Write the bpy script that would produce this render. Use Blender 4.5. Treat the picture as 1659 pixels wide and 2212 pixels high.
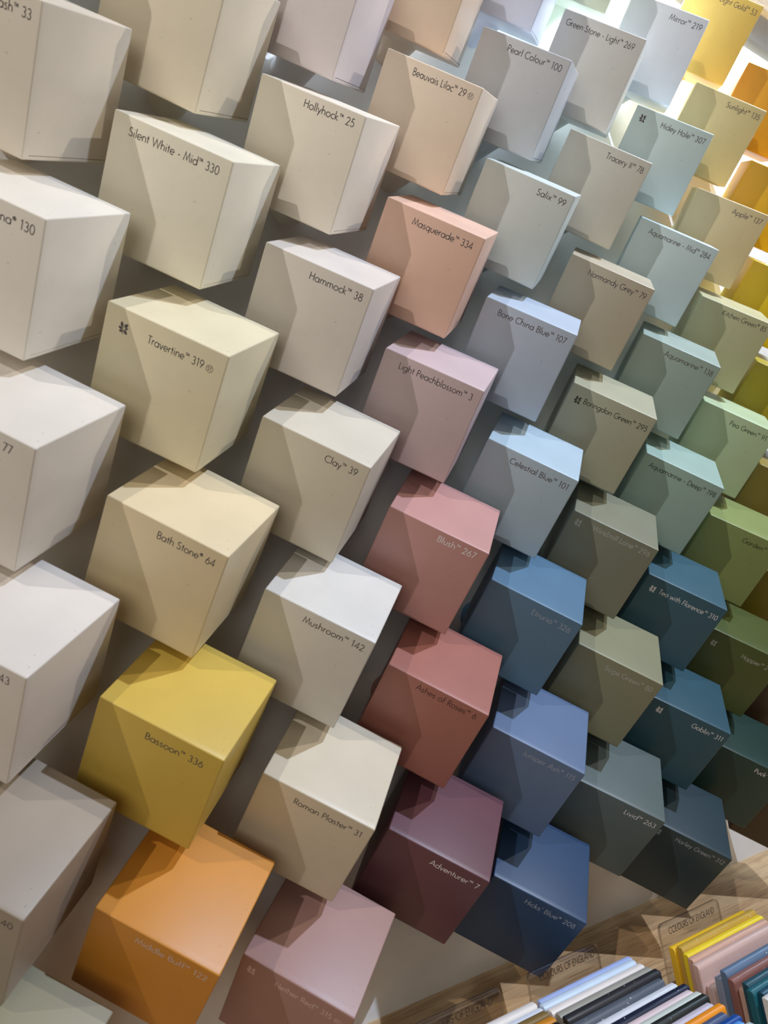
import bpy, bmesh, math, random
from mathutils import Vector, Matrix

# ------------------------------------------------------------------ frame
# The display is measured in "units" of one cube edge (10 cm).
U = 0.10
EYE = Vector((0.0, 0.0, 1.40))
def W(p):
    return Vector(p) * U + EYE

scene = bpy.context.scene
for o in list(bpy.data.objects):
    bpy.data.objects.remove(o)
col = scene.collection

# ------------------------------------------------------------------ camera
cam_d = bpy.data.cameras.new('camera')
cam = bpy.data.objects.new('camera', cam_d)
col.objects.link(cam)
scene.camera = cam
RX = Vector((0.821404, -0.570241, -0.010998))
DN = Vector((0.018893, 0.046478, -0.998741))
FW = Vector((0.570034, 0.820161, 0.048951))
rot = Matrix((RX, -DN, -FW)).transposed().to_4x4()
cam.matrix_world = Matrix.Translation(EYE) @ rot
cam_d.sensor_fit = 'HORIZONTAL'
cam_d.sensor_width = 36.0
cam_d.lens = 36.0 * 1651.04 / 1659.0
cam_d.clip_start = 0.02
cam_d.dof.use_dof = True
cam_d.dof.focus_distance = 0.80
cam_d.dof.aperture_fstop = 13.0

# ------------------------------------------------------------------ colour management
vs = scene.view_settings
vs.view_transform = 'Standard'
vs.look = 'None'
vs.exposure = 0.0
vs.gamma = 1.0
vs.use_curve_mapping = False

# ------------------------------------------------------------------ light
world = bpy.data.worlds.new('shop_ambience')
scene.world = world
world.use_nodes = True
bg = world.node_tree.nodes['Background']
bg.inputs['Color'].default_value = (1.0, 0.93, 0.84, 1)
bg.inputs['Strength'].default_value = 0.015

def spot(name, loc, target, power, colour, size=60, blend=1.0, radius=0.02):
    d = bpy.data.lights.new(name, 'SPOT')
    d.energy = power; d.color = colour
    d.spot_size = math.radians(size); d.spot_blend = blend
    d.shadow_soft_size = radius
    o = bpy.data.objects.new(name, d)
    col.objects.link(o)
    o.location = W(loc)
    o.rotation_euler = (W(target) - W(loc)).to_track_quat('-Z', 'Y').to_euler()
    return o
TRACK = (
    # place, aim, watts, colour
    ((15.6, -9.6, 23.3), (9.5, 5.5, 5.0), 380, (0.63, 0.76, 1.0), 46),
    ((-22.2, -11.1, 27.3), (6.0, 5.5, 4.0), 240, (1.0, 0.97, 0.97), 34),
    ((22.0, -9.5, 19.5), (9.0, 5.5, 7.0), 120, (1.0, 0.92, 0.80), 46),
)
for (loc, aim, power, colour, cone) in TRACK:
    spot('track_spotlight', loc, aim, power, colour, cone)

def area(name, loc, direction, sx, sy, power, colour):
    d = bpy.data.lights.new(name, 'AREA')
    d.shape = 'RECTANGLE'; d.size = sx * U; d.size_y = sy * U
    d.energy = power; d.color = colour
    o = bpy.data.objects.new(name, d)
    col.objects.link(o)
    o.location = W(loc)
    o.rotation_euler = Vector(direction).to_track_quat('-Z', 'Y').to_euler()
    return o
# LED strip tucked into the slot between the header shelf and the wall
led = area('led_strip_light', (16.0, 6.84, 8.60), (0, 0.0, -1), 28.0, 0.10, 25, (0.58, 0.79, 1.0))
# added fill lamps, left and right: stand-ins for the shop's unseen soft light
side = area('left_fill_light', (-12.0, -10.0, 3.0), (17, 15.5, -2), 14.0, 12.0, 12.5, (1.0, 0.96, 0.86))  # added fill that lifts the lettered faces, no actual window
right_fill = area('right_fill_light', (24.0, -18.0, 8.0), (-17, 23, -6), 22.0, 10.0, 6.5, (1.0, 0.95, 0.88))  # added fill that lifts the right-hand faces, no actual ceiling lamp

# ------------------------------------------------------------------ materials
def lin(c):
    return tuple((x / 255 / 12.92) if x / 255 <= 0.04045 else ((x / 255 + 0.055) / 1.055) ** 2.4 for x in c)

def new_mat(name):
    m = bpy.data.materials.new(name)
    m.use_nodes = True
    nt = m.node_tree
    return m, nt, nt.nodes['Principled BSDF']

def paint(name, rgb, rough=0.42, bump=0.25, spec=0.55, scale=900, dust=True):
    """matt emulsion: roller texture, faint mottling and a little lint"""
    m, nt, p = new_mat(name)
    L = lin(rgb)
    tc = nt.nodes.new('ShaderNodeTexCoord')
    n1 = nt.nodes.new('ShaderNodeTexNoise'); n1.inputs['Scale'].default_value = scale
    n1.inputs['Detail'].default_value = 3
    nt.links.new(tc.outputs['Object'], n1.inputs['Vector'])
    b = nt.nodes.new('ShaderNodeBump'); b.inputs['Strength'].default_value = bump
    b.inputs['Distance'].default_value = 0.0002
    nt.links.new(n1.outputs['Fac'], b.inputs['Height'])
    nt.links.new(b.outputs['Normal'], p.inputs['Normal'])
    n2 = nt.nodes.new('ShaderNodeTexNoise'); n2.inputs['Scale'].default_value = 28
    n2.inputs['Detail'].default_value = 5
    nt.links.new(tc.outputs['Object'], n2.inputs['Vector'])
    mr = nt.nodes.new('ShaderNodeMapRange')
    mr.inputs['From Min'].default_value = 0.3; mr.inputs['From Max'].default_value = 0.7
    mr.inputs['To Min'].default_value = 0.96; mr.inputs['To Max'].default_value = 1.03
    nt.links.new(n2.outputs['Fac'], mr.inputs['Value'])
    mul = nt.nodes.new('ShaderNodeVectorMath'); mul.operation = 'SCALE'
    mul.inputs[0].default_value = L
    nt.links.new(mr.outputs['Result'], mul.inputs['Scale'])
    last = mul.outputs['Vector']
    if dust:
        v = nt.nodes.new('ShaderNodeTexVoronoi'); v.inputs['Scale'].default_value = 300
        wn = nt.nodes.new('ShaderNodeTexNoise'); wn.inputs['Scale'].default_value = 160
        nt.links.new(tc.outputs['Object'], wn.inputs['Vector'])
        ws = nt.nodes.new('ShaderNodeVectorMath'); ws.operation = 'MULTIPLY_ADD'
        ws.inputs[1].default_value = (0.012, 0.012, 0.012)
        nt.links.new(wn.outputs['Color'], ws.inputs[0]); nt.links.new(tc.outputs['Object'], ws.inputs[2])
        nt.links.new(ws.outputs['Vector'], v.inputs['Vector'])
        c1 = nt.nodes.new('ShaderNodeMath'); c1.operation = 'LESS_THAN'; c1.inputs[1].default_value = 0.13
        nt.links.new(v.outputs['Distance'], c1.inputs[0])
        sep = nt.nodes.new('ShaderNodeSeparateColor')
        nt.links.new(v.outputs['Color'], sep.inputs['Color'])
        c2 = nt.nodes.new('ShaderNodeMath'); c2.operation = 'GREATER_THAN'; c2.inputs[1].default_value = 0.90
        nt.links.new(sep.outputs['Red'], c2.inputs[0])
        c3 = nt.nodes.new('ShaderNodeMath'); c3.operation = 'MULTIPLY'
        nt.links.new(c1.outputs[0], c3.inputs[0]); nt.links.new(c2.outputs[0], c3.inputs[1])
        mx = nt.nodes.new('ShaderNodeMix'); mx.data_type = 'RGBA'
        nt.links.new(c3.outputs[0], mx.inputs['Factor'])
        nt.links.new(last, mx.inputs['A'])
        mx.inputs['B'].default_value = (*[x * 0.66 for x in L], 1)
        last = mx.outputs['Result']
    nt.links.new(last, p.inputs['Base Color'])
    p.inputs['Roughness'].default_value = rough
    p.inputs['Specular IOR Level'].default_value = spec
    return m

def oak(name, a, b_, rough=0.5, axis=0):
    m, nt, p = new_mat(name)
    tc = nt.nodes.new('ShaderNodeTexCoord')
    mp = nt.nodes.new('ShaderNodeMapping')
    sc = [14, 14, 14]; sc[axis] = 0.9
    mp.inputs['Scale'].default_value = sc
    nt.links.new(tc.outputs['Object'], mp.inputs['Vector'])
    n = nt.nodes.new('ShaderNodeTexNoise'); n.inputs['Scale'].default_value = 3.0
    n.inputs['Detail'].default_value = 6; n.inputs['Distortion'].default_value = 1.2
    nt.links.new(mp.outputs['Vector'], n.inputs['Vector'])
    cr = nt.nodes.new('ShaderNodeValToRGB')
    cr.color_ramp.elements[0].position = 0.34; cr.color_ramp.elements[0].color = (*lin(b_), 1)
    cr.color_ramp.elements[1].position = 0.66; cr.color_ramp.elements[1].color = (*lin(a), 1)
    nt.links.new(n.outputs['Fac'], cr.inputs['Fac'])
    mp2 = nt.nodes.new('ShaderNodeMapping')
    sc2 = [330, 330, 330]; sc2[axis] = 16
    mp2.inputs['Scale'].default_value = sc2
    nt.links.new(tc.outputs['Object'], mp2.inputs['Vector'])
    n2 = nt.nodes.new('ShaderNodeTexNoise'); n2.inputs['Scale'].default_value = 1.3; n2.inputs['Detail'].default_value = 2
    nt.links.new(mp2.outputs['Vector'], n2.inputs['Vector'])
    cr2 = nt.nodes.new('ShaderNodeValToRGB')
    cr2.color_ramp.elements[0].position = 0.33; cr2.color_ramp.elements[0].color = (0.42, 0.36, 0.30, 1)
    cr2.color_ramp.elements[1].position = 0.46; cr2.color_ramp.elements[1].color = (1, 1, 1, 1)
    nt.links.new(n2.outputs['Fac'], cr2.inputs['Fac'])
    mx = nt.nodes.new('ShaderNodeMix'); mx.data_type = 'RGBA'; mx.blend_type = 'MULTIPLY'
    mx.inputs['Factor'].default_value = 0.55
    nt.links.new(cr.outputs['Color'], mx.inputs['A']); nt.links.new(cr2.outputs['Color'], mx.inputs['B'])
    nt.links.new(mx.outputs['Result'], p.inputs['Base Color'])
    p.inputs['Roughness'].default_value = rough
    p.inputs['Specular IOR Level'].default_value = 0.3
    return m

# ------------------------------------------------------------------ mesh helpers
def link(name, bm, mats, parent=None, smooth=False, loc=None):
    me = bpy.data.meshes.new(name)
    bm.normal_update(); bm.to_mesh(me); bm.free()
    for mm in (mats if isinstance(mats, (list, tuple)) else [mats]):
        me.materials.append(mm)
    if smooth:
        for pl in me.polygons: pl.use_smooth = True
        try: me.set_sharp_from_angle(angle=math.radians(35))
        except Exception: pass
    o = bpy.data.objects.new(name, me)
    col.objects.link(o)
    if parent: o.parent = parent
    if loc is not None: o.location = loc
    return o

def box_bm(x0, x1, y0, y1, z0, z1, bevel=0.0, seg=2):
    bm = bmesh.new()
    bmesh.ops.create_cube(bm, size=1.0)
    for v in bm.verts:
        v.co = Vector((x0 + (v.co.x + .5) * (x1 - x0), y0 + (v.co.y + .5) * (y1 - y0), z0 + (v.co.z + .5) * (z1 - z0)))
    if bevel: bmesh.ops.bevel(bm, geom=list(bm.edges), offset=bevel, segments=seg, profile=0.5, affect='EDGES')
    return bm

def structure(name, lo, hi, mat, bevel=0.0):
    a, b = W(lo), W(hi)
    bm = box_bm(a.x, b.x, a.y, b.y, a.z, b.z, bevel)
    o = link(name, bm, mat); o['kind'] = 'structure'
    return o

def empty(name, loc, label, cat, group=None):
    o = bpy.data.objects.new(name, None)
    col.objects.link(o); o.location = loc
    o.empty_display_size = 0.02
    o['label'] = label; o['category'] = cat
    if group: o['group'] = group
    return o

# ------------------------------------------------------------------ the setting
YW = 6.906            # face of the back wall
ZS = -4.948           # top of the oak shelf
ZH = 8.490            # underside of the header shelf
M_wall = paint('wall_emulsion', (232, 228, 222), rough=0.5, bump=0.1, dust=False)
M_oak = oak('shelf_oak', (208, 172, 128), (178, 140, 98))
M_oak_light = oak('header_oak', (205, 185, 155), (180, 158, 128))
M_soffit = paint('soffit_paint', (104, 93, 84), rough=0.7, bump=0.1, dust=False)
M_floor = oak('floor_oak', (150, 125, 98), (120, 96, 72), axis=0)
structure('wall_back', (-14, YW, -14.0), (34, YW + 1.0, 16.0), M_wall)
structure('trim_1', (-14, 2.0, ZS - 0.35), (34, YW, ZS), M_oak)            # display shelf
structure('trim_2', (-14, 2.4, -13.6), (34, 2.75, ZS - 0.35), M_oak)       # cupboard front below it
structure('trim_3', (-14, 6.22, ZH), (34, 6.66, ZH + 0.25), M_soffit)      # header shelf underside
structure('trim_4', (-14, 6.12, ZH - 0.02), (34, 6.22, 13.0), M_oak_light) # header fascia
structure('floor', (-30, -40, -14.2), (45, YW + 1, -14.0), M_floor)

# ------------------------------------------------------------------ lettering: a geometric monoline alphabet
def arc(cx, cy, rx, ry, a0, a1, n=None):
    n = n or max(4, int(abs(a1 - a0) / 15))
    return [(cx + rx * math.cos(math.radians(a0 + (a1 - a0) * i / n)), cy + ry * math.sin(math.radians(a0 + (a1 - a0) * i / n))) for i in range(n + 1)]
X = 0.60; R_ = 0.285; XC = X / 2; ASC = 1.10; DSC = -0.36
def bowl(cx): return arc(cx, XC, R_, XC, 0, 360, 24)
G = {
 'A': (.86, [[(.03, 0), (.43, 1), (.83, 0)], [(.17, .32), (.69, .32)]]),
 'B': (.62, [[(.10, 0), (.10, 1), (.30, 1)] + arc(.30, .765, .2, .235, 90, -90) + [(.10, .53)], [(.30, .53)] + arc(.32, .265, .24, .265, 90, -90) + [(.10, 0)]]),
 'C': (.86, [arc(.52, .5, .47, .5, 48, 312)]),
 'D': (.78, [[(.10, 0), (.10, 1), (.26, 1)] + arc(.28, .5, .44, .5, 90, -90) + [(.10, 0)]]),
 'E': (.52, [[(.46, 1), (.10, 1), (.10, 0), (.46, 0)], [(.10, .52), (.43, .52)]]),
 'F': (.50, [[(.45, 1), (.10, 1), (.10, 0)], [(.10, .52), (.41, .52)]]),
 'G': (.98, [arc(.53, .5, .48, .5, 48, 350) + [(1.0, .45), (.58, .45)]]),
 'H': (.76, [[(.10, 0), (.10, 1)], [(.66, 0), (.66, 1)], [(.10, .54), (.66, .54)]]),
 'I': (.22, [[(.11, 0), (.11, 1)]]),
 'J': (.40, [[(.28, 1), (.28, .12)] + arc(.12, .10, .16, .16, 0, -90)]),
 'K': (.66, [[(.10, 0), (.10, 1)], [(.58, 1), (.13, .52), (.63, 0)]]),
 'L': (.48, [[(.10, 1), (.10, 0), (.45, 0)]]),
 'M': (.98, [[(.05, 0), (.22, 1), (.49, .12), (.76, 1), (.93, 0)]]),
 'N': (.84, [[(.10, 0), (.10, 1), (.74, 0), (.74, 1)]]),
 'O': (1.06, [arc(.53, .5, .47, .5, 0, 360, 30)]),
 'P': (.58, [[(.10, 0), (.10, 1), (.27, 1)] + arc(.28, .74, .24, .26, 90, -90) + [(.10, .48)]]),
 'R': (.60, [[(.10, 0), (.10, 1), (.27, 1)] + arc(.28, .74, .24, .26, 90, -90) + [(.10, .48)], [(.27, .48), (.56, 0)]]),
 'S': (.60, [arc(.30, .76, .20, .24, 35, 215, 12) + [(.36, .47)] + arc(.28, .25, .23, .25, 50, -165, 14)]),
 'T': (.58, [[(.02, 1), (.56, 1)], [(.29, 1), (.29, 0)]]),
 'U': (.74, [[(.10, 1), (.10, .28)] + arc(.37, .27, .27, .27, 180, 360, 14) + [(.64, 1)]]),
 'W': (1.20, [[(.03, 1), (.31, 0), (.60, .92), (.89, 0), (1.17, 1)]]),
 'a': (.72, [bowl(.34), [(.63, X), (.63, 0)]]),
 'b': (.72, [[(.09, ASC), (.09, 0)], bowl(.38)]),
 'c': (.52, [arc(.34, XC, R_, XC, 50, 310)]),
 'd': (.72, [bowl(.34), [(.63, ASC), (.63, 0)]]),
 'e': (.66, [[(.06, .30), (.61, .30)] + arc(.335, XC, .277, XC, 5, 315, 20)]),
 'f': (.36, [arc(.30, .90, .15, .20, 75, 180, 6) + [(.15, 0)], [(.02, X), (.32, X)]]),
 'g': (.72, [bowl(.34), [(.63, X), (.63, -.12)] + arc(.36, -.10, .27, .26, 0, -160, 10)]),
 'h': (.62, [[(.09, ASC), (.09, 0)], [(.09, .34)] + arc(.31, .36, .22, .24, 175, 0, 10) + [(.53, 0)]]),
 'i': (.24, [[(.12, X), (.12, 0)], [(.12, .80), (.12, .90)]]),
 'k': (.54, [[(.09, ASC), (.09, 0)], [(.46, X), (.12, .31), (.52, 0)]]),
 'l': (.22, [[(.11, ASC), (.11, 0)]]),
 'm': (.96, [[(.09, X), (.09, 0)], [(.09, .34)] + arc(.285, .38, .195, .22, 175, 0, 10) + [(.48, 0)], [(.48, .34)] + arc(.675, .38, .195, .22, 175, 0, 10) + [(.87, 0)]]),
 'n': (.62, [[(.09, X), (.09, 0)], [(.09, .34)] + arc(.31, .36, .22, .24, 175, 0, 10) + [(.53, 0)]]),
 'o': (.68, [bowl(.34)]),
 'p': (.72, [[(.09, X), (.09, DSC)], bowl(.38)]),
 'q': (.72, [bowl(.34), [(.63, X), (.63, DSC)]]),
 'r': (.38, [[(.09, X), (.09, 0)], [(.09, .32)] + arc(.29, .36, .20, .24, 175, 70, 6)]),
 's': (.44, [arc(.22, .455, .135, .145, 35, 215, 8) + [(.24, .30)] + arc(.20, .15, .155, .15, 50, -160, 9)]),
 't': (.34, [[(.17, .88), (.17, 0)], [(.02, X), (.32, X)]]),
 'u': (.62, [[(.09, X), (.09, .24)] + arc(.31, .24, .22, .24, 180, 360, 10) + [(.53, X)]]),
 'v': (.54, [[(.03, X), (.27, 0), (.51, X)]]),
 'w': (.84, [[(.03, X), (.23, 0), (.42, .55), (.61, 0), (.81, X)]]),
 'x': (.54, [[(.04, X), (.50, 0)], [(.50, X), (.04, 0)]]),
 'y': (.54, [[(.03, X), (.28, 0)], [(.51, X), (.13, DSC)]]),
 '0': (.66, [arc(.33, .5, .26, .5, 0, 360, 26)]),
 '1': (.46, [[(.10, .90), (.27, 1), (.27, 0)]]),
 '2': (.62, [arc(.30, .73, .21, .25, 170, -35, 12) + [(.09, 0), (.56, 0)]]),
 '3': (.60, [arc(.28, .76, .185, .24, 150, -90, 12), arc(.28, .26, .22, .26, 90, -155, 14)]),
 '4': (.66, [[(.47, 0), (.47, 1), (.06, .26), (.61, .26)]]),
 '5': (.60, [[(.50, 1), (.20, 1), (.14, .56)] + arc(.27, .31, .25, .31, 112, -140, 16)]),
 '6': (.64, [[(.44, 1), (.11, .46)], arc(.32, .29, .25, .29, 0, 360, 22)]),
 '7': (.56, [[(.07, 1), (.52, 1), (.17, 0)]]),
 '8': (.62, [arc(.31, .765, .185, .235, 0, 360, 20), arc(.31, .265, .235, .265, 0, 360, 22)]),
 '9': (.64, [[(.20, 0), (.53, .54)], arc(.32, .71, .25, .29, 0, 360, 22)]),
 '-': (.42, [[(.07, .33), (.35, .33)]]),
 "'": (.20, [[(.12, 1.03), (.08, .78)]]),
 ' ': (.34, []),
}
TM = (.62, [[(.04, 1.0), (.24, 1.0)], [(.14, 1.0), (.14, .66)], [(.30, .66), (.34, 1.0), (.43, .74), (.52, 1.0), (.56, .66)]])
RG = (.50, [arc(.24, .80, .19, .19, 0, 360, 20), [(.17, .70), (.17, .90), (.25, .90)] + arc(.25, .85, .055, .05, 90, -90, 5) + [(.17, .80)], [(.24, .80), (.32, .70)]])

def ribbon(bm, pts, w, f):
    """flat stroke of width w along pts; f maps 2-D glyph space to 3-D"""
    closed = len(pts) > 3 and (Vector(pts[0]) - Vector(pts[-1])).length < 1e-6
    P = [Vector(p) for p in (pts[:-1] if closed else pts)]
    Q = [P[0]]
    for p in P[1:]:
        if (p - Q[-1]).length > 1e-5: Q.append(p)
    P = Q; n = len(P)
    Lf, Rt = [], []
    for i in range(n):
        a = P[(i - 1) % n] if (closed or i > 0) else None
        b = P[(i + 1) % n] if (closed or i < n - 1) else None
        d1 = (P[i] - a).normalized() if a is not None else None
        d2 = (b - P[i]).normalized() if b is not None else None
        if d1 is None: d1 = d2
        if d2 is None: d2 = d1
        n1 = Vector((-d1.y, d1.x)); n2 = Vector((-d2.y, d2.x))
        m = n1 + n2
        m = m.normalized() if m.length > 1e-4 else n1
        k = 1 / max(0.38, m.dot(n1))
        Lf.append(bm.verts.new(f(*(P[i] + m * (w / 2 * k)))))
        Rt.append(bm.verts.new(f(*(P[i] - m * (w / 2 * k)))))
    for i in range(n if closed else n - 1):
        j = (i + 1) % n
        bm.faces.new((Rt[i], Rt[j], Lf[j], Lf[i]))

def text_bm(text, us, ue, v, cap, f, weight=0.108):
    """right aligned at ue (or fitted between us and ue) on baseline v; f(u, v, lift)"""
    items = []; x = 0.0
    for ch in text:
        g = TM if ch == '™' else RG if ch == '®' else G[ch]
        items.append((x, g, 0.68 if ch in '™®' else 1.0)); x += g[0] + 0.05
    x -= 0.05
    sx = cap if us is None else (ue - us) / x
    bm = bmesh.new()
    k = 0
    for (gx, g, wt) in items:
        for st in g[1]:
            k += 1
            lift = 0.0
            ribbon(bm, st, weight * wt, lambda a, b, gx=gx, lift=lift: f(ue - (x - gx - a) * sx, v - b * cap, lift))
    return bm

def leaf_outline(L, wd, lobes=3):
    """oak leaf: narrow at the stalk, three rounded lobes a side, blunt tip"""
    pts = []
    N = 24
    for s in (1, -1):
        for i in range(N + 1):
            t = i / N if s == 1 else 1 - i / N
            env = (0.22 + 0.78 * math.sin(math.pi * min(1.0, t * 1.02)) ** 0.8) if t > 0.12 else 0.10
            w = wd * env * (0.80 + 0.26 * math.cos(2 * math.pi * (t * lobes - 0.45)))
            if t > 0.97: w *= 0.3
            pts.append((t * L, s * w + 0.06 * math.sin(math.pi * t)))
    return pts

def emblem_bm(u, v, f, s=0.040):
    """sprig of oak leaves: two upright, two level, two drooping, with a bare stalk and an acorn"""
    bm = bmesh.new()
    for ang, L, wd, ox, oy in ((112, 1.10, .36, -.18, .10), (58, .98, .36, .20, .18), (172, .86, .33, -.16, -.12),
                               (12, .62, .22, .30, .00), (208, .80, .31, -.06, -.42), (330, .84, .33, .14, -.50)):
        a = math.radians(ang); ca, sa = math.cos(a), math.sin(a)
        pts = leaf_outline(L, wd)
        ring = [bm.verts.new(f(u + (ox + x * ca - y * sa) * s, v - (oy + x * sa + y * ca) * s, 0)) for x, y in pts]
        c = bm.verts.new(f(u + (ox + L / 2 * ca) * s, v - (oy + L / 2 * sa) * s, 0))
        for i in range(len(ring)):
            j = (i + 1) % len(ring)
            if (ring[i].co - ring[j].co).length > 1e-9:
                bm.faces.new((c, ring[j], ring[i]))
    g = lambda a, b: f(u + a * s, v - b * s, 0)
    ribbon(bm, [(-.20, .08), (-.02, -.25), (.04, -1.20)], .10, g)
    ribbon(bm, [(.32, -.30), (.12, -.42), (-.02, -.45)], .08, g)
    ribbon(bm, [(x * .13 + .42, y * .10 - .25) for x, y in arc(0, 0, 1, 1, 0, 360, 12)], .12, g)
    return bm

def st_badge_bm(u, v, f, s=0.027):
    bm = bmesh.new()
    g = lambda a, b: f(u + a * s, v - b * s, 0)
    ribbon(bm, arc(0, 0, 1, 1, 0, 360, 32), .13, g)
    ribbon(bm, [((x - .30) * 1.0 - .32, (y - .5) * 1.0) for x, y in G['S'][1][0]], .15, g)
    for stx in G['T'][1]:
        ribbon(bm, [((x - .29) * 1.0 + .30, (y - .5) * 1.0) for x, y in stx], .15, g)
    return bm

# ------------------------------------------------------------------ painted cubes
EX = Vector((0.698181, -0.558357, -0.448087))   # along the lettered face
EY = Vector((-0.015103, 0.614261, -0.788958))   # down the lettered face
EZ = Vector((0.715762, 0.557603, 0.420432))     # back into the cube
BASIS = Matrix((EX, EY, EZ)).transposed()

def cube_body_bm():
    bm = bmesh.new()
    bmesh.ops.create_cube(bm, size=U)
    bmesh.ops.bevel(bm, geom=list(bm.edges), offset=0.0013, segments=3, profile=0.5, affect='EDGES')
    # saw-cut joint line of the bottom board on the right hand face
    h = U / 2
    for yy in (h - 0.0034, h - 0.0029):
        bmesh.ops.bisect_plane(bm, geom=list(bm.verts) + list(bm.edges) + list(bm.faces), plane_co=(0, yy, 0), plane_no=(0, 1, 0))
    bmesh.ops.bisect_plane(bm, geom=list(bm.verts) + list(bm.edges) + list(bm.faces), plane_co=(0, 0, -h + 0.006), plane_no=(0, 0, 1))
    fs = [f for f in bm.faces if f.normal.x > 0.99 and h - 0.0034 < f.calc_center_median().y < h - 0.0029 and f.calc_center_median().z > -h + 0.006]
    r = bmesh.ops.extrude_face_region(bm, geom=fs)
    vsx = [g for g in r['geom'] if isinstance(g, bmesh.types.BMVert)]
    bmesh.ops.translate(bm, vec=(-0.0012, 0, 0), verts=vsx)
    bmesh.ops.delete(bm, geom=fs, context='FACES')
    return bm

def cyl_bm(p0, p1, r, n=40, bevel=0.0):
    bm = bmesh.new()
    d = (p1 - p0); q = d.to_track_quat('Z', 'Y').to_matrix()
    rings = []
    for p in (p0, p1):
        rings.append([bm.verts.new(p + q @ Vector((r * math.cos(2 * math.pi * i / n), r * math.sin(2 * math.pi * i / n), 0))) for i in range(n)])
    for i in range(n):
        j = (i + 1) % n
        bm.faces.new((rings[0][i], rings[0][j], rings[1][j], rings[1][i]))
    bm.faces.new(rings[1]); bm.faces.new(list(reversed(rings[0])))
    return bm

_body = cube_body_bm(); BODY = bpy.data.meshes.new('cube_body'); _body.normal_update(); _body.to_mesh(BODY); _body.free()
for pl in BODY.polygons: pl.use_smooth = True
BODY.set_sharp_from_angle(angle=math.radians(30))
BODY.materials.append(None)

def face_map(local0):
    def f(u, v, lift):
        return Vector(((0.5 + u) * U, (v - 0.5) * U, -0.5 * U - 0.00012 - lift)) - local0
    return f

def ink(name, rgb):
    m, nt, p = new_mat(name)
    p.inputs['Base Color'].default_value = (*lin(rgb), 1)
    p.inputs['Roughness'].default_value = 0.55
    p.inputs['Specular IOR Level'].default_value = 0.3
    return m
INK = {
 'dark': ink('dark_grey_print', (88, 80, 82)),
 'brown': ink('brown_print', (82, 52, 46)),
 'pale': ink('pale_grey_print', (228, 224, 224)),
 'blush': ink('blush_print', (216, 192, 184)),
 'steel': ink('steel_grey_print', (158, 164, 178)),
 'stone': ink('stone_grey_print', (178, 176, 164)),
 'olive': ink('dark_olive_print', (52, 54, 40)),
}

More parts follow.
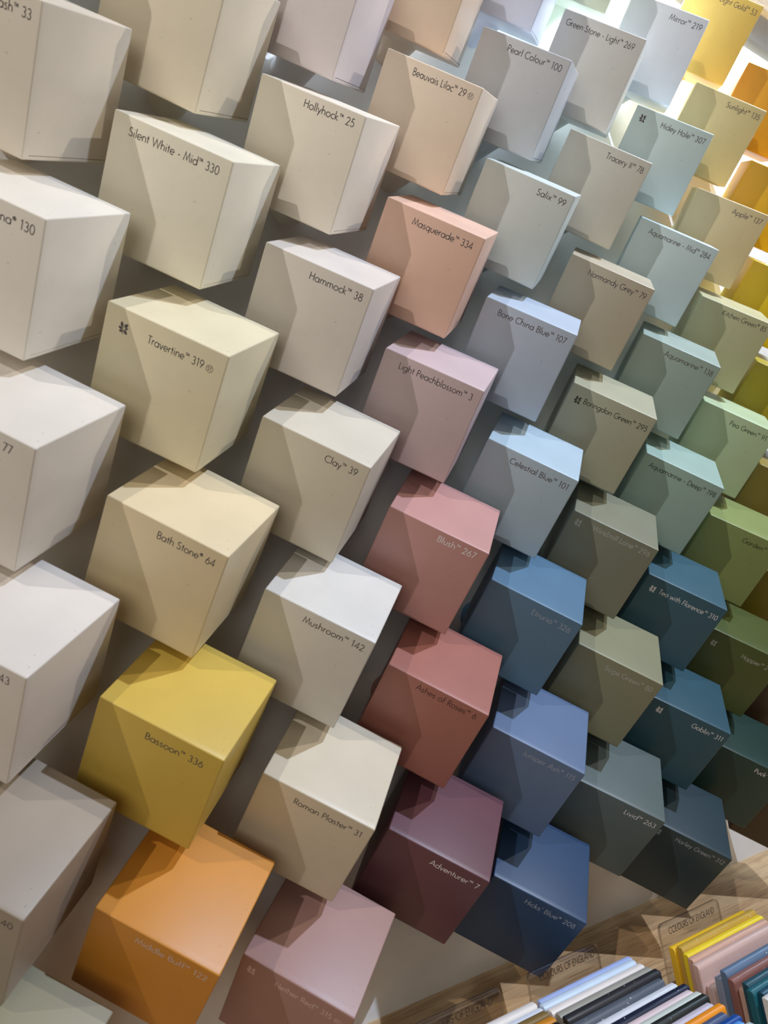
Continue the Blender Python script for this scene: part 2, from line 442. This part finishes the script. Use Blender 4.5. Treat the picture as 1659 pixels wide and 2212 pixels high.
# per cube: id, centre, small mounting twist, lettering (text, start, end, baseline, emblem, badge)
CUBES = [
    ('A-2', [0.9881, 5.9908, 6.4997], [0.0, 0.0, 0.0], None),
    ('A-1', [0.9709, 5.9908, 5.0543], [0.0, 0.0, 0.0], None),
    ('A0', [0.9577, 5.9891, 3.5877], [-0.0007, 0.0145, -0.0231], ['Linen Wash™ 33', None, -0.066, 0.14, None, None]),
    ('A1', [0.9538, 5.9785, 2.1586], [0.001, -0.0075, 0.0201], ['Joanna® 130', None, -0.065, 0.135, None, None]),
    ('A2', [0.9192, 5.96, 0.7027], [0.021, -0.0051, 0.003], ['77', None, -0.156, 0.124, None, None]),
    ('A3', [0.8898, 5.9673, -0.7196], [0.0035, -0.0054, -0.0043], ['43', None, -0.107, 0.126, None, None]),
    ('A4', [0.8869, 6.012, -2.1736], [0.0119, -0.001, 0.005], ['40', None, -0.057, 0.144, None, None]),
    ('A5', [0.8675, 5.9908, -3.6176], [0.0, 0.0, 0.0], None),
    ('B-2', [2.2591, 5.9908, 7.2223], [0.0, 0.0, 0.0], None),
    ('B-1', [2.2419, 5.9908, 5.777], [0.0, 0.0, 0.0], None),
    ('B0', [2.2245, 6.012, 4.3542], [0.0138, 0.0136, 0.0109], None),
    ('B1', [2.2385, 6.012, 2.9057], [-0.0121, -0.0039, 0.0283], ['Silent White - Mid™ 330', -0.853, -0.091, 0.136, None, None]),
    ('B2', [2.1924, 5.9794, 1.4369], [-0.0079, -0.0071, 0.0231], ['Travertine™ 319', -0.634, -0.169, 0.174, [-0.835, 0.149], [-0.12, 0.152]]),
    ('B3', [2.1821, 5.9826, 0.0023], [0.0074, 0.0123, 0.0296], ['Bath Stone® 64', -0.554, -0.078, 0.137, None, None]),
    ('B4', [2.1388, 5.957, -1.4279], [-0.0017, 0.0073, 0.0251], ['Bassoon™ 336', -0.595, -0.129, 0.158, None, None]),
    ('B5', [2.1431, 6.012, -2.8861], [0.027, -0.0039, 0.0062], ['Middle Buff™ 122', -0.648, -0.07, 0.13, None, None]),
    ('C-1', [3.5129, 5.9908, 6.4997], [0.0, 0.0, 0.0], None),
    ('C0', [3.4949, 5.9916, 5.0531], [-0.0069, 0.013, -0.0032], None),
    ('C1', [3.4743, 6.0039, 3.6246], [-0.0141, 0.0155, -0.0356], ['Hollyhock™ 25', -0.563, -0.082, 0.118, None, None]),
    ('C2', [3.4808, 5.9986, 2.1719], [-0.0137, -0.0108, 0.019], ['Hammock™ 38', -0.558, -0.067, 0.137, None, None]),
    ('C3', [3.4539, 6.012, 0.7138], [0.0134, -0.0099, 0.0033], ['Clay™ 39', -0.387, -0.088, 0.127, None, None]),
    ('C4', [3.4384, 5.9855, -0.7112], [0.0021, 0.0007, 0.0329], ['Mushroom™ 142', -0.616, -0.064, 0.13, None, None]),
    ('C5', [3.4133, 5.9851, -2.1685], [0.0175, -0.0027, 0.0335], ['Roman Plaster™ 31', -0.681, -0.071, 0.147, None, None]),
    ('C6', [3.3271, 6.012, -3.6088], [-0.0273, 0.0024, -0.0826], ['Nether Red™ 315', -0.673, -0.165, 0.157, [-0.891, 0.137], [-0.113, 0.135]]),
    ('D-1', [4.784, 5.9908, 7.2223], [0.0, 0.0, 0.0], None),
    ('D0', [4.7711, 5.9911, 5.7729], [-0.0049, -0.0069, 0.0159], None),
    ('D1', [4.7728, 6.012, 4.3318], [-0.0078, 0.0118, -0.0058], ['Beauvais Lilac™ 29', -0.693, -0.138, 0.129, None, [-0.09, 0.104]]),
    ('D2', [4.7305, 5.9868, 2.8815], [-0.0053, -0.013, 0.0081], ['Masquerade™ 334', -0.7, -0.085, 0.139, None, None]),
    ('D3', [4.7182, 6.012, 1.4553], [-0.0183, -0.0023, -0.006], ['Light Peachblossom™ 3', -0.825, -0.077, 0.132, None, None]),
    ('D4', [4.7031, 6.0057, -0.0005], [0.0135, -0.0104, 0.0323], ['Blush™ 267', -0.481, -0.101, 0.114, None, None]),
    ('D5', [4.6578, 5.9782, -1.4429], [0.0044, 0.0156, 0.0106], ['Ashes of Roses™ 6', -0.686, -0.089, 0.106, None, None]),
    ('D6', [4.6504, 5.9919, -2.8853], [0.0132, 0.0055, 0.0071], ['Adventurer™ 7', -0.534, -0.059, 0.145, None, None]),
    ('E0', [6.0378, 5.9908, 6.4997], [0.0, 0.0, 0.0], None),
    ('E1', [6.0208, 6.0011, 5.0409], [-0.0095, 0.0055, -0.0284], ['Pearl Colour™ 100', -0.681, -0.068, 0.134, None, None]),
    ('E2', [5.9878, 5.9754, 3.6071], [0.0051, 0.0074, -0.0153], ['Salix™ 99', -0.382, -0.064, 0.131, None, None]),
    ('E3', [5.9727, 5.9887, 2.1615], [-0.0155, -0.0047, -0.0091], ['Bone China Blue™ 107', -0.831, -0.08, 0.132, None, None]),
    ('E4', [5.9703, 6.012, 0.7103], [0.0107, 0.0014, -0.0113], ['Celestial Blue™ 101', -0.705, -0.058, 0.144, None, None]),
    ('E5', [5.9372, 5.983, -0.7211], [0.009, 0.0143, -0.0049], ['Etruria™ 326', -0.491, -0.072, 0.151, None, None]),
    ('E6', [5.9243, 5.9843, -2.173], [0.0076, 0.0073, -0.0046], ['Juniper Ash® 115', -0.615, -0.056, 0.136, None, None]),
    ('E7', [5.9239, 6.0075, -3.6066], [0.0106, -0.005, -0.004], ["Hicks' Blue® 208", -0.607, -0.073, 0.137, None, None]),
    ('F0', [7.3088, 5.9908, 7.2223], [0.0, 0.0, 0.0], None),
    ('F1', [7.2813, 6.012, 5.7475], [-0.0256, 0.0072, -0.0075], ['Green Stone - Light™ 269', -0.931, -0.094, 0.146, None, None]),
    ('F2', [7.2882, 5.9932, 4.3299], [0.0012, 0.0026, 0.0009], ['Tracery II™ 78', -0.506, -0.055, 0.136, None, None]),
    ('F3', [7.2441, 5.979, 2.8755], [-0.003, -0.0031, 0.005], ['Normandy Grey™ 79', -0.748, -0.052, 0.14, None, None]),
    ('F4', [7.2426, 5.9936, 1.4309], [-0.0003, -0.0101, 0.0018], ['Boringdon Green™ 295', -0.807, -0.045, 0.177, [-0.873, 0.167], None]),
    ('F5', [7.1979, 5.9813, -0.0044], [0.0018, 0.0098, -0.0146], ['Windmill Lane™ 296', -0.73, -0.06, 0.12, [-0.898, 0.117], None]),
    ('F6', [7.1906, 5.9787, -1.4489], [0.0086, 0.0039, 0.0054], ['Sage Green™ 80', -0.622, -0.066, 0.148, None, None]),
    ('F7', [7.1955, 6.0016, -2.8991], [0.0132, -0.022, -0.0022], ['Livid™ 263', -0.418, -0.056, 0.141, None, None]),
    ('G1', [8.5502, 6.012, 6.4836], [-0.0217, -0.0082, -0.0057], ['Mirror™ 219', -0.469, -0.046, 0.137, None, None]),
    ('G2', [8.561, 6.0096, 5.0503], [-0.0083, -0.0129, -0.0067], ['Hidey Hole™ 307', -0.635, -0.061, 0.141, [-0.876, 0.124], None]),
    ('G3', [8.5193, 5.968, 3.5905], [-0.0059, 0.0136, -0.0074], ['Aquamarine - Mid™ 284', -0.854, -0.055, 0.141, None, None]),
    ('G4', [8.5088, 5.967, 2.1602], [0.0003, 0.0127, -0.0419], ['Aquamarine™ 138', -0.661, -0.045, 0.139, None, None]),
    ('G5', [8.4793, 5.9759, 0.7163], [0.0066, 0.0056, -0.0064], ['Aquamarine - Deep™ 198', -0.901, -0.045, 0.149, None, None]),
    ('G6', [8.4701, 5.9799, -0.7237], [0.0008, -0.0036, -0.0061], ['Tea with Florence™ 310', -0.787, -0.045, 0.183, [-0.867, 0.162], None]),
    ('G7', [8.4659, 5.9883, -2.1684], [-0.001, -0.0032, 0.0065], ['Goblin™ 311', -0.433, -0.045, 0.146, [-0.843, 0.126], None]),
    ('G8', [8.4476, 6.012, -3.599], [0.0042, -0.0019, -0.0057], ['Harley Green™ 312', -0.652, -0.045, 0.126, [-0.870, 0.114], None]),
    ('H1', [9.8333, 6.005, 7.2149], [0.0112, 0.0051, 0.0036], ['Light Gold™ 53', -0.568, -0.05, 0.135, None, None]),
    ('H2', [9.8236, 6.011, 5.7775], [0.0164, -0.0026, -0.0092], ['Sunlight™ 135', -0.51, -0.045, 0.132, None, None]),
    ('H3', [9.7959, 5.9996, 4.3245], [-0.0138, -0.0118, -0.0143], ['Apple™ 137', -0.466, -0.062, 0.137, None, None]),
    ('H4', [9.7885, 5.9972, 2.8861], [-0.0009, -0.0315, -0.0031], ['Kitchen Green® 85', -0.67, -0.066, 0.121, None, None]),
    ('H5', [9.748, 5.9837, 1.4403], [-0.0345, 0.0457, -0.0185], ['Pea Green™ 91', -0.578, -0.077, 0.152, None, None]),
    ('H6', [9.7593, 5.9746, 0.0022], [-0.0075, -0.0133, 0.0072], ['Garden™ 86', -0.485, -0.045, 0.163, None, None]),
    ('H7', [9.7303, 5.9908, -1.4497], [0.0, 0.0, 0.0], ['Hopper™ 297', -0.485, -0.045, 0.209, [-0.867, 0.185], None]),
    ('H8', [9.7131, 5.9908, -2.895], [0.0, 0.0, 0.0], ['Puck™ 298', -0.394, -0.045, 0.137, None, None]),
    ('I2', [11.0874, 5.9908, 6.4997], [0.0, 0.0, 0.0], None),
    ('I3', [11.0702, 5.9908, 5.0543], [0.0, 0.0, 0.0], None),
    ('I4', [11.053, 5.9908, 3.609], [0.0, 0.0, 0.0], None),
    ('I5', [11.0357, 5.9908, 2.1637], [0.0, 0.0, 0.0], None),
    ('I6', [11.0185, 5.9908, 0.7183], [0.0, 0.0, 0.0], None),
    ('I7', [11.0013, 5.9908, -0.727], [0.0, 0.0, 0.0], None),
    ('I8', [10.9841, 5.9908, -2.1723], [0.0, 0.0, 0.0], None),
    ('I9', [10.9669, 5.9908, -3.6176], [0.0, 0.0, 0.0], None),
]
SHADE = {
    'A-2': ((226, 216, 200), 'dark', 'off-white cube highest in the leftmost column, above the picture'),
    'A-1': ((225, 215, 200), 'dark', 'off-white cube second from the top of the leftmost column, above the picture'),
    'A0': ((228, 216, 198), 'dark', 'warm white cube numbered 33 at the top left corner of the picture'),
    'A1': ((241, 233, 219), 'dark', 'warm white cube numbered 130 at the left edge, below the cube numbered 33'),
    'A2': ((226, 217, 205), 'dark', 'white cube numbered 77 at the left edge, left of the pale cream cube 319'),
    'A3': ((223, 214, 204), 'dark', 'white cube at the left edge showing 43, left of the sandy cube 64'),
    'A4': ((162, 148, 132), 'dark', 'greyish taupe cube showing 40 at the left edge, left of the mustard cube 336'),
    'A5': ((150, 143, 116), 'dark', 'pale grey-green cube with only its top showing in the bottom left corner'),
    'B-2': ((226, 216, 200), 'dark', 'off-white cube highest in the second column, above the picture'),
    'B-1': ((225, 215, 200), 'dark', 'off-white cube above the picture in the second column from the left'),
    'B0': ((230, 217, 192), 'dark', 'unlettered cream cube cut by the top edge, above the cube numbered 330'),
    'B1': ((237, 229, 207), 'dark', 'cream white cube numbered 330 with a long dark name'),
    'B2': ((226, 214, 180), 'dark', 'pale cream cube numbered 319 with a leaf emblem and round badge'),
    'B3': ((222, 203, 165), 'dark', 'sandy beige cube numbered 64, above the mustard yellow cube'),
    'B4': ((206, 174, 78), 'dark', 'mustard yellow cube numbered 336'),
    'B5': ((202, 134, 46), 'blush', 'orange-ochre cube numbered 122 at the bottom left, lettered in pale print'),
    'C-1': ((222, 216, 214), 'dark', 'off-white cube highest in the third column, above the picture'),
    'C0': ((220, 209, 208), 'dark', 'pale lilac-white cube cut by the top edge, above the cube numbered 25'),
    'C1': ((235, 225, 208), 'dark', 'soft ivory cube numbered 25'),
    'C2': ((216, 207, 197), 'dark', 'light beige cube numbered 38'),
    'C3': ((205, 196, 178), 'dark', 'pale clay cream cube numbered 39'),
    'C4': ((207, 203, 195), 'dark', 'pale grey-white cube numbered 142'),
    'C5': ((201, 189, 166), 'dark', 'light plaster beige cube numbered 31'),
    'C6': ((158, 122, 113), 'blush', 'dusty brownish pink cube numbered 315 at the bottom edge, with emblem and badge'),
    'D-1': ((226, 205, 188), 'dark', 'pale cube highest in the fourth column, above the picture'),
    'D0': ((224, 198, 172), 'dark', 'pale peach cube cut by the top edge, above the cube numbered 29'),
    'D1': ((232, 212, 189), 'dark', 'peach-beige cube numbered 29 with a small round badge'),
    'D2': ((224, 184, 162), 'dark', 'terracotta-peach cube numbered 334'),
    'D3': ((194, 172, 172), 'dark', 'pale mauve pink cube numbered 3'),
    'D4': ((185, 137, 130), 'pale', 'rose pink cube numbered 267 in white print'),
    'D5': ((157, 101, 89), 'brown', 'dusty red-pink cube numbered 6'),
    'D6': ((96, 59, 66), 'pale', 'deep plum cube numbered 7'),
    'E0': ((216, 220, 236), 'dark', 'pale lavender-white cube cut by the top edge, above the cube numbered 100'),
    'E1': ((193, 195, 199), 'dark', 'pale pearl grey cube numbered 100'),
    'E2': ((201, 209, 205), 'dark', 'pale grey-green cube numbered 99'),
    'E3': ((174, 186, 200), 'dark', 'grey-blue cube numbered 107'),
    'E4': ((167, 186, 197), 'dark', 'soft grey-blue cube numbered 101, below the cube numbered 107'),
    'E5': ((82, 114, 138), 'steel', 'mid blue cube numbered 326'),
    'E6': ((92, 111, 140), 'steel', 'slate lavender-blue cube numbered 115'),
    'E7': ((42, 66, 96), 'steel', 'dark navy blue cube numbered 208, lowest of the blue column'),
    'F0': ((212, 218, 190), 'dark', 'pale green cube cut by the top edge, above the cube numbered 269'),
    'F1': ((213, 210, 202), 'dark', 'pale stone cube numbered 269'),
    'F2': ((207, 202, 188), 'dark', 'warm light grey cube numbered 78'),
    'F3': ((183, 171, 147), 'dark', 'taupe grey cube numbered 79'),
    'F4': ((168, 165, 139), 'olive', 'olive grey cube numbered 295 with a leaf emblem'),
    'F5': ((123, 123, 103), 'stone', 'dark grey-green cube numbered 296 with a faint leaf emblem'),
    'F6': ((130, 128, 100), 'stone', 'drab sage cube numbered 80'),
    'F7': ((85, 96, 93), 'pale', 'dark slate grey cube numbered 263'),
    'G1': ((234, 238, 246), 'dark', 'bluish white cube numbered 219 near the top right'),
    'G2': ((198, 214, 212), 'dark', 'pale mint-blue cube numbered 307 with a leaf emblem'),
    'G3': ((197, 215, 219), 'dark', 'pale grey aquamarine cube numbered 284'),
    'G4': ((154, 170, 160), 'dark', 'grey aquamarine cube numbered 138'),
    'G5': ((150, 173, 162), 'olive', 'deeper aquamarine green cube numbered 198'),
    'G6': ((54, 88, 102), 'pale', 'dark teal cube numbered 310 with a pale leaf emblem'),
    'G7': ((44, 78, 90), 'pale', 'deep blue-teal cube numbered 311 with a pale leaf emblem'),
    'G8': ((44, 60, 66), 'steel', 'near-black green cube numbered 312 above the acrylic sign'),
    'H1': ((243, 202, 104), 'dark', 'golden yellow cube numbered 53 at the top right'),
    'H2': ((226, 206, 148), 'dark', 'sand yellow cube numbered 135'),
    'H3': ((223, 202, 155), 'dark', 'khaki beige cube numbered 137'),
    'H4': ((190, 186, 146), 'dark', 'pale olive beige cube numbered 85'),
    'H5': ((179, 196, 156), 'olive', 'soft pea green cube numbered 91'),
    'H6': ((132, 144, 86), 'olive', 'moss green cube with a light green top, below the cube numbered 91'),
    'H7': ((74, 84, 38), 'stone', 'dark olive green cube with a grey leaf emblem at the right edge'),
    'H8': ((30, 56, 48), 'pale', 'blackish green cube with pale print at the right edge'),
    'I2': ((224, 166, 40), 'dark', 'orange-gold cube highest at the right edge, beside the cube numbered 135'),
    'I3': ((228, 180, 34), 'dark', 'golden yellow cube at the right edge, beside the khaki cube numbered 137'),
    'I4': ((236, 202, 36), 'dark', 'bright mustard yellow cube at the right edge, above the cube numbered 85'),
    'I5': ((176, 160, 38), 'dark', 'olive yellow cube at the right edge, above the cube numbered 91'),
    'I6': ((150, 130, 60), 'dark', 'brownish olive cube at the right edge, above the moss green cube'),
    'I7': ((120, 104, 20), 'dark', 'dark mustard cube at the right edge, below the brownish olive cube'),
    'I8': ((67, 48, 26), 'dark', 'dark brown cube at the right edge, just above the blackish green cube'),
    'I9': ((64, 50, 26), 'dark', 'dark olive brown cube lowest at the right edge, below the blackish green cube'),
}
for cid, ctr, tw, tx in CUBES:
    rgb, inkname, label = SHADE[cid]
    c = W(ctr)
    foot = Vector((c.x + 0.13 * U, YW * U, c.z - 0.10 * U))
    twv = Vector(tw)
    R3 = (Matrix.Rotation(twv.length, 3, twv.normalized()) if twv.length > 1e-6 else Matrix.Identity(3)) @ BASIS
    root = empty('paint_cube', foot, label, 'paint sample', 'painted display cubes on the wall')
    root.rotation_euler = R3.to_euler()
    l0 = R3.transposed() @ (foot - c)          # foot of the stem in cube space
    mat = paint('paint_' + str(len(bpy.data.materials)), rgb)
    body = bpy.data.objects.new('cube_body', BODY); col.objects.link(body)
    body.parent = root; body.location = -l0
    body.material_slots[0].link = 'OBJECT'; body.material_slots[0].material = mat
    yax = R3.transposed() @ Vector((0, 1, 0))
    st = cyl_bm(-yax * 0.62 * U, Vector((0, 0, 0)), 0.19 * U)
    link('mounting_stem', st, mat, root, smooth=True)
    if tx:
        text, us, ue, v, em, sc = tx
        f = face_map(l0)
        im = INK[inkname]
        link('lettering', text_bm(text, us, ue, v, 0.061, f), im, root)
        if em: link('leaf_emblem', emblem_bm(em[0], em[1], f), im, root)
        if sc: link('round_badge', st_badge_bm(sc[0], sc[1], f), im, root)

# ------------------------------------------------------------------ sample boards and acrylic signs on the shelf
LEAN = math.radians(12.9)
SV = Vector((0, math.sin(LEAN), math.cos(LEAN)))      # up the leaning board
NV = Vector((0, -math.cos(LEAN), math.sin(LEAN)))     # out of its face, to the viewer
K = 0.9664        # shelf goods were measured against a unit slightly longer than the cube edge
TH = 0.085

def board_bm(width, height, th):
    """moulded board: square back, face rounded over at the top, soft ends. origin bottom back left"""
    r = th * 0.72
    prof = [(0, 0), (0, height - 0.012), (0.004, height - 0.004), (0.012, height)]
    prof += [(th - r + r * math.sin(a), height - r + r * math.cos(a)) for a in [math.radians(8 + k * 82 / 8) for k in range(9)]]
    prof += [(th, height * 0.5), (th, 0)]
    bm = bmesh.new()
    ends = []
    e = 0.010
    for x, sc in ((0, e), (e, 0), (width - e, 0), (width, e)):
        ring = []
        for (d, h) in prof:
            dd = min(max(d, sc), th - sc); hh = min(h, height - sc)
            ring.append(bm.verts.new((Vector((x, 0, 0)) + NV * dd + SV * hh) * U))
        ends.append(ring)
    for a, b in zip(ends, ends[1:]):
        for i in range(len(prof)):
            j = (i + 1) % len(prof)
            bm.faces.new((a[i], a[j], b[j], b[i]))
    bm.faces.new(list(reversed(ends[0]))); bm.faces.new(ends[-1])
    bmesh.ops.recalc_face_normals(bm, faces=bm.faces)
    return bm

def board_paint(name, rgb):
    """satin finish with chipped white specks where the paint has worn"""
    m = paint(name, rgb, rough=0.36, bump=0.12, spec=0.5, scale=500, dust=False)
    nt = m.node_tree; p = nt.nodes['Principled BSDF']
    src = p.inputs['Base Color'].links[0].from_socket
    tc = nt.nodes.new('ShaderNodeTexCoord')
    n = nt.nodes.new('ShaderNodeTexNoise'); n.inputs['Scale'].default_value = 260; n.inputs['Detail'].default_value = 2
    nt.links.new(tc.outputs['Object'], n.inputs['Vector'])
    g = nt.nodes.new('ShaderNodeMath'); g.operation = 'GREATER_THAN'; g.inputs[1].default_value = 0.725
    nt.links.new(n.outputs['Fac'], g.inputs[0])
    mx = nt.nodes.new('ShaderNodeMix'); mx.data_type = 'RGBA'
    nt.links.new(g.outputs[0], mx.inputs['Factor']); nt.links.new(src, mx.inputs['A'])
    mx.inputs['B'].default_value = (0.62, 0.60, 0.57, 1)
    nt.links.new(mx.outputs['Result'], p.inputs['Base Color'])
    return m

def board(x0, x1, yb, h, rgb, label, group):
    x0, x1, yb, h = x0 * K, x1 * K, yb * K, h * K
    bm = board_bm(x1 - x0, h, TH * K * 0.97)
    o = link('sample_board', bm, board_paint('board_paint_' + str(len(bpy.data.materials)), rgb), smooth=True, loc=W((x0, yb, ZS)))
    o['label'] = label; o['category'] = 'sample board'; o['group'] = group
    return o

RIGHT = [  # x0, x1, y, height, colour, label
 (7.40, 8.84, 5.130, .77, (240, 190, 40), 'warm yellow sample board, rearmost in the right-hand row under the acrylic sign'),
 (7.43, 8.89, 5.045, .80, (196, 156, 62), 'ochre sample board between the two yellow boards of the right-hand row'),
 (7.40, 8.89, 4.960, .77, (240, 208, 40), 'bright lemon-yellow sample board in front of the ochre one'),
 (7.36, 8.83, 4.875, .77, (208, 162, 138), 'salmon-beige sample board just in front of the lemon-yellow board'),
 (7.31, 8.79, 4.790, .76, (212, 176, 162), 'scuffed pinkish beige sample board with a wide face in the right-hand row'),
 (7.36, 8.10, 4.705, .575, (214, 184, 172), 'short pale pink sample board behind the lavender-grey one'),
 (7.41, 8.40, 4.620, .68, (140, 146, 164), 'lavender-grey sample board with a chipped edge behind the slate blue board'),
 (7.41, 8.85, 4.535, .775, (96, 116, 140), 'slate blue sample board with chipped end in the right-hand row'),
 (7.39, 8.82, 4.450, .74, (140, 92, 82), 'brownish red sample board in front of the slate blue one'),
 (7.42, 8.20, 4.365, .67, (200, 164, 142), 'short beige sample board between the red and the dark teal boards'),
 (7.38, 8.80, 4.280, .775, (36, 76, 88), 'dark teal sample board behind the teal one in the right-hand row'),
 (7.31, 8.78, 4.195, .77, (30, 96, 106), 'teal sample board with flaking paint in the right-hand row'),
 (7.37, 8.80, 4.110, .77, (28, 74, 94), 'petrol blue sample board behind the white board at the right edge'),
 (7.29, 8.75, 4.025, .78, (222, 218, 210), 'white sample board at the right edge, foremost of its row'),
]
MIDDLE = [
 (5.39, 6.73, 5.130, .87, (172, 188, 232), 'lavender-blue sample board, rearmost of the middle row'),
 (5.34, 6.68, 5.045, .89, (200, 216, 232), 'pale ice-blue sample board in the middle row'),
 (5.35, 6.70, 4.960, .88, (232, 222, 214), 'warm white sample board in front of the ice-blue one'),
 (5.37, 6.71, 4.875, .88, (160, 156, 144), 'grey-green sample board behind the black one'),
 (5.37, 6.73, 4.790, .89, (42, 42, 45), 'black sample board in the middle row, fifth from the back'),
 (5.34, 6.66, 4.705, .86, (88, 94, 104), 'slate grey sample board in front of the black one'),
 (5.36, 6.74, 4.620, .83, (218, 220, 224), 'cool white sample board behind the navy one'),
 (5.38, 6.81, 4.535, .836, (24, 30, 54), 'navy sample board in the middle row'),
 (5.36, 6.75, 4.450, .835, (228, 204, 204), 'pale pink sample board in front of the navy one'),
 (5.36, 6.77, 4.365, .852, (206, 210, 198), 'pale green-grey sample board in front of the pale pink one'),
 (5.35, 6.75, 4.280, .874, (34, 36, 33), 'black-green sample board in the middle row'),
 (5.35, 6.69, 4.195, .853, (204, 192, 204), 'pale mauve sample board behind the orange one'),
 (5.35, 6.74, 4.110, .869, (242, 146, 20), 'bright orange sample board in the middle row'),
 (5.33, 6.64, 4.025, .864, (76, 88, 120), 'indigo-grey sample board in front of the orange one'),
 (5.33, 6.72, 3.940, .86, (10, 72, 148), 'royal blue sample board near the bottom edge'),
 (5.32, 6.64, 3.855, .868, (92, 156, 226), 'sky blue sample board at the bottom edge'),
 (5.32, 6.67, 3.770, .886, (190, 206, 200), 'pale mint sample board at the bottom edge, foremost of the middle row'),
]
LEFT = [
 (3.98, 5.33, 5.130, .88, (230, 222, 214), 'warm white sample board, rearmost of the left-hand row'),
 (3.98, 5.34, 5.045, .863, (222, 226, 234), 'cool white sample board in the left-hand row'),
 (3.98, 5.31, 4.960, .887, (128, 104, 58), 'olive brown sample board in the left-hand row'),
 (3.98, 5.31, 4.875, .878, (206, 134, 34), 'dark orange sample board in the left-hand row'),
 (3.98, 5.29, 4.790, .877, (30, 28, 32), 'black sample board in the left-hand row at the bottom edge'),
 (3.98, 5.31, 4.705, .894, (128, 134, 142), 'grey sample board foremost of the left-hand row'),
]
for rows, grp in ((RIGHT, 'sample boards in the right-hand row'), (MIDDLE, 'sample boards in the middle row'), (LEFT, 'sample boards in the left-hand row')):
    for (x0, x1, yb, h, rgb, lb) in rows:
        board(x0, x1, yb, h, rgb, lb, grp)

def acrylic(name, edge):
    m = bpy.data.materials.new(name); m.use_nodes = True
    nt = m.node_tree; nt.nodes.clear()
    out = nt.nodes.new('ShaderNodeOutputMaterial')
    tr = nt.nodes.new('ShaderNodeBsdfTransparent'); gl = nt.nodes.new('ShaderNodeBsdfGlossy')
    mx = nt.nodes.new('ShaderNodeMixShader')
    gl.inputs['Roughness'].default_value = 0.25 if edge else 0.04
    if edge:
        tr.inputs['Color'].default_value = (0.70, 0.68, 0.66, 1); gl.inputs['Color'].default_value = (0.8, 0.8, 0.82, 1)
        mx.inputs['Fac'].default_value = 0.35
    else:
        tr.inputs['Color'].default_value = (0.93, 0.93, 0.93, 1)
        mx.inputs['Fac'].default_value = 0.06
    nt.links.new(tr.outputs[0], mx.inputs[1]); nt.links.new(gl.outputs[0], mx.inputs[2])
    nt.links.new(mx.outputs[0], out.inputs['Surface'])
    return m
ACR = acrylic('clear_acrylic', False); ACR_E = acrylic('acrylic_edge', True)
SIGN_INK = ink('sign_print', (52, 42, 34))

def sign(x0, x1, yb, h, tx0, tx1, th_text, label):
    """rounded acrylic plate standing in a slot of the shelf"""
    x0, x1, yb, h, tx0, tx1, th_text = [q * K for q in (x0, x1, yb, h, tx0, tx1, th_text)]
    root = empty('acrylic_sign', W((x0, yb, ZS)), label, 'sign', 'clear acrylic header signs on the shelf')
    w = x1 - x0; r = 0.06; t = 0.032
    out = [(0, 0)]
    out += [(0 + r - r * math.cos(a), h - r + r * math.sin(a)) for a in [math.radians(k * 15) for k in range(7)]]
    out += [(w - r + r * math.sin(a), h - r + r * math.cos(a)) for a in [math.radians(k * 15) for k in range(7)]]
    out += [(w, 0)]
    bm = bmesh.new()
    A = [bm.verts.new((Vector((x, 0, 0)) + SV * z) * U) for x, z in out]
    B = [bm.verts.new((Vector((x, 0, 0)) + SV * z - NV * t) * U) for x, z in out]
    f1 = bm.faces.new(A); f2 = bm.faces.new(list(reversed(B)))
    for i in range(len(out)):
        j = (i + 1) % len(out)
        q = bm.faces.new((A[j], A[i], B[i], B[j])); q.material_index = 1
    bmesh.ops.recalc_face_normals(bm, faces=bm.faces)
    link('sign_plate', bm, [ACR, ACR_E], root)
    f = lambda u, v, lift: (Vector((u - x0, 0, 0)) + SV * (-v) + NV * 0.0015) * U
    tb = text_bm('COLOURS OF ENGLAND', tx0, tx1, -th_text, 0.060, f, weight=0.12)
    link('lettering', tb, SIGN_INK, root)
sign(4.09, 5.155, 5.35, .965, 4.225, 5.036, .853, 'clear acrylic sign at the bottom edge, leftmost of the three')
sign(5.526, 6.557, 5.35, .965, 5.667, 6.477, .853, 'clear acrylic sign in the middle, behind the lavender-blue board')
sign(7.394, 8.526, 5.19, .96, 7.534, 8.402, .835, 'clear acrylic sign below the near-black cube, behind the yellow boards')
